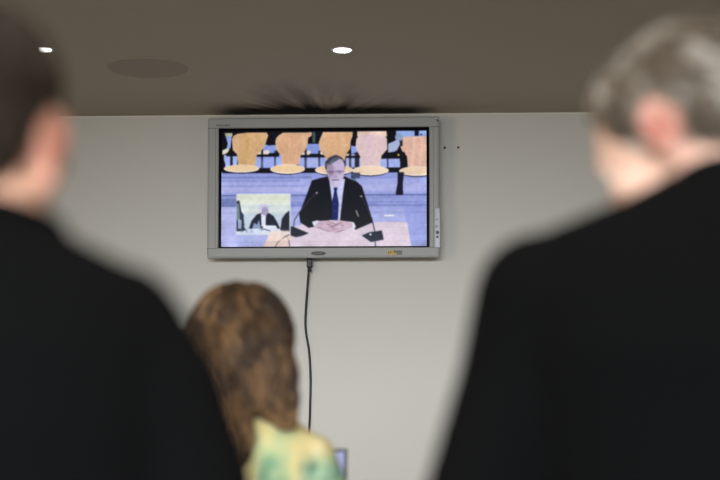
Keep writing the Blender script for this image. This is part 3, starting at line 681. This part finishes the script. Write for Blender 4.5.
short_hair(tR, hR, 3600, grey, (((0, .022, .074), (.060, .056, .044)), ((-.058, .02, .045), (.018, .03, .03)), ((.058, .02, .045), (.018, .03, .03))), .026, False)

# ---- woman in front of the wall, long wavy brown hair, yellow and green blouse
dW = 2.80
base = P(243, 300, dW); base.z = 0
top = P(243, 285, dW).z; zs = P(243, 424, dW).z
RZ = R(-4)
hW = Matrix.Translation((-.005, .03, top - .138)) @ Matrix.Rotation(R(-6), 4, 'X') @ Matrix.Scale(.94, 4)
hip = zs * .60
torsoW = [(0, 0, hip - .06, .15, .105), (0, 0, hip + .03, .155, .11), (0, 0, hip + .15, .115, .085), (0, .0, hip + .28, .135, .10), (0, 0, zs - .10, .145, .09), (0, 0, zs - .03, .115, .07), (0, .005, zs + .02, .055, .05)]
blouse = [(0, 0, hip - .10, .185, .14), (0, 0, hip + .03, .175, .13), (0, 0, hip + .15, .150, .115), (0, .0, hip + .28, .165, .125), (0, -.002, zs - .12, .172, .115), (0, -.002, zs - .06, .168, .098), (0, 0, zs - .022, .150, .082), (0, .002, zs + .006, .115, .070), (0, .004, zs + .028, .078, .060), (0, .008, zs + .044, .056, .052)]
armsB = [([ML(s * .136, 0, zs - .080), ML(s * .190, .03, zs - .26), ML(s * .12, .24, zs - .275)], [.038, .035, .024]) for s in (-1, 1)]
armsJ = [([ML(s * .140, 0, zs - .072), ML(s * .162, .008, zs - .14), ML(s * .192, .028, zs - .24)], [.056, .059, .056]) for s in (-1, 1)]
handsW = [(ML(s * .115, .255, zs - .275), ML(-s * .25, 1, -.05), ML(-s, 0, 0), ML(0, 0, -1), .9, .3) for s in (-1, 1)]
legsW = std_legs(hip, .085)
M_blouse = mat('blouse_print', (226, 206, 140), .85)
nt = M_blouse.node_tree; b_ = nt.nodes['Principled BSDF']; tc = nt.nodes['Texture Coordinate']
def wv(scale, det, rot=(0, 0, 0), sc=(1, 1, 1)):
    mp = nt.nodes.new('ShaderNodeMapping'); mp.inputs['Rotation'].default_value = rot; mp.inputs['Scale'].default_value = sc; nt.links.new(tc.outputs['Object'], mp.inputs[0])
    n_ = nt.nodes.new('ShaderNodeTexNoise'); n_.inputs['Scale'].default_value = scale; n_.inputs['Detail'].default_value = det; n_.inputs['Distortion'].default_value = 1.2; nt.links.new(mp.outputs[0], n_.inputs['Vector']); return n_
n_ = wv(11, 1, sc=(1, .5, .55)); cr = nt.nodes.new('ShaderNodeValToRGB'); nt.links.new(n_.outputs['Fac'], cr.inputs[0])
cr.color_ramp.elements[0].position = .30; cr.color_ramp.elements[0].color = (*lin((110, 146, 112)), 1)
cr.color_ramp.elements[1].position = .38; cr.color_ramp.elements[1].color = (*lin((176, 182, 132)), 1)
for pos, c in ((.46, (206, 188, 128)), (.60, (212, 196, 148)), (.70, (200, 164, 118))):
    e_ = cr.color_ramp.elements.new(pos); e_.color = (*lin(c), 1)
# green towards the right sleeve, as the cloth is printed
sp = nt.nodes.new('ShaderNodeSeparateXYZ'); nt.links.new(tc.outputs['Object'], sp.inputs[0])
mr = nt.nodes.new('ShaderNodeMapRange'); mr.inputs[1].default_value = zs - .050; mr.inputs[2].default_value = zs - .085; nt.links.new(sp.outputs['Z'], mr.inputs[0])
mr2 = nt.nodes.new('ShaderNodeMapRange'); mr2.inputs[1].default_value = .12; mr2.inputs[2].default_value = .145; nt.links.new(sp.outputs['X'], mr2.inputs[0])
mm = nt.nodes.new('ShaderNodeMath'); mm.operation = 'MULTIPLY'; nt.links.new(mr.outputs[0], mm.inputs[0]); nt.links.new(mr2.outputs[0], mm.inputs[1])
mx = nt.nodes.new('ShaderNodeMixRGB'); nt.links.new(mm.outputs[0], mx.inputs[0]); nt.links.new(cr.outputs[0], mx.inputs[1])
n2 = wv(26, 2); c2 = nt.nodes.new('ShaderNodeValToRGB'); nt.links.new(n2.outputs['Fac'], c2.inputs[0])
c2.color_ramp.elements[0].position = .4; c2.color_ramp.elements[0].color = (*lin((96, 132, 106)), 1); c2.color_ramp.elements[1].position = .6; c2.color_ramp.elements[1].color = (*lin((156, 182, 148)), 1)
nt.links.new(c2.outputs[0], mx.inputs[2]); nt.links.new(mx.outputs[0], b_.inputs['Base Color'])
tW, jW = person('person', 'long-haired person in a yellow and green top seen from behind', base, RZ, 1, hW, torsoW, blouse, armsB, armsJ, handsW, legsW,
                ([ML(0, 0, zs - .03), ML(0, .015, zs + .05), hW @ Vector((0, -.02, -.06))], [.050, .046, .048]), (222, 172, 148), (216, 130, 110), [(.088, -.012, -.004), (-.088, -.012, -.004)], (M_blouse,))
lower(tW, hip, legsW, mat('trouser_denim', (52, 62, 88), .9, bump=.3, bscale=600), .162)
# hair: scalp volume, long mass at left, shorter lock at right
random.seed(21)
bm = bmesh.new(); zt = top
ell(bm, (-.006, .012, zt - .108), (.102, .110, .110)); ell(bm, (-.012, -.025, zt - .18), (.108, .082, .105))
limb(bm, [ML(-.050, -.05, zt - .16), ML(-.050, -.085, zt - .22), ML(-.030, -.105, zt - .27), ML(-.008, -.118, zt - .310), ML(.010, -.124, zt - .338)], [.080, .072, .060, .044, .022])
limb(bm, [ML(.030, -.05, zt - .14), ML(.060, -.06, zt - .19), ML(.082, -.078, zt - .235), ML(.104, -.085, zt - .275)], [.070, .056, .038, .014])
limb(bm, [ML(0, -.06, zt - .18), ML(0, -.09, zt - .24), ML(-.005, -.10, zt - .250)], [.06, .042, .024])
vol = fuse(bm, .006, 5)
wd = [np.array(lin(c)) for c in ((34, 25, 18), (76, 57, 39), (132, 98, 64), (186, 146, 98))]
def brown(p, q):
    k = min(1, max(0, (zt - .10 - p[2]) / .15)) * .75 + .02; v_ = q * .8 + k * .75 - .06 - max(0, p[0]) * 2.2 + noise.noise(Vector((p[0] * 26 + math.sin(p[2] * 45) * .5, p[1] * 16, p[2] * 7))) * .65
    v_ = min(.999, max(0, v_ * .72)); i = int(v_ * 3); f_ = v_ * 3 - i; return wd[i] * (1 - f_) + wd[i + 1] * f_
cenW = ML(0, .0, zt - .05)
def flowW(p, nm): return ML((p.x) * 1.5 if p.z > zt - .12 else .15 * math.sin(p.z * 40 + p.x * 30), -.2, -1)
me = strands(vol, 3200, brown, .10, .0026, flowW, wave=.011, seg=9, lift=.013)
link('hair', me, M_hair, tW, True)

# ---- tall table and laptop in front of the woman
c = P(347.5, 448.5, 3.56); tz = .86
lt = thing('laptop_computer', 'open laptop screen edge showing past the long-haired person\'s shoulder', 'laptop', (c.x - .16, c.y, tz))
hS = (c.z - tz) / math.cos(R(10))
rotS = Matrix.Rotation(R(-10), 3, 'X')
def scrbox(a_, b_, bev=0):
    bm = bmesh.new(); box(bm, a_, b_, bev); bmesh.ops.transform(bm, matrix=rotS.to_4x4(), verts=bm.verts)
    bmesh.ops.translate(bm, vec=(0, -math.sin(R(10)) * hS, .0), verts=bm.verts); return bm
obj('screen_lid', scrbox((-.16, 0, .012), (.16, .008, hS), .002), mat('lid_grey', (50, 52, 60), .4), lt)
obj('display', scrbox((-.150, -.0012, .022), (.150, .0, hS - .010)), emit('laptop_display', (176, 178, 228), .9), lt)
bm = bmesh.new(); box(bm, (-.16, -.262, 0), (.16, -.035, .014), .004); kb = obj('keyboard_base', bm, mat('base_grey', (70, 72, 76), .4), lt)
bm = bmesh.new()
for r_ in range(5):
    for k in range(13): box(bm, (-.145 + k * .0225, -.140 + r_ * .0185, .0135), (-.126 + k * .0225, -.1245 + r_ * .0185, .0165))
o = obj('keys', bm, M_black, kb)
tb = thing('desk', 'tall desk carrying the laptop beyond the long-haired person', 'desk', (c.x - .35, c.y + .02, 0))
obj('desk_top', box(bmesh.new(), (-.65, -.33, tz - .03), (.65, .33, tz), .004), M_wood, tb)
for sx in (-1, 1):
    for sy in (-1, 1): obj('leg', box(bmesh.new(), (sx * .6 - .02, sy * .28 - .02, 0), (sx * .6 + .02, sy * .28 + .02, tz - .03), .003), M_steel, tb)
obj('apron', box(bmesh.new(), (-.58, .27, tz - .10), (.58, .29, tz - .03)), M_steel, tb)
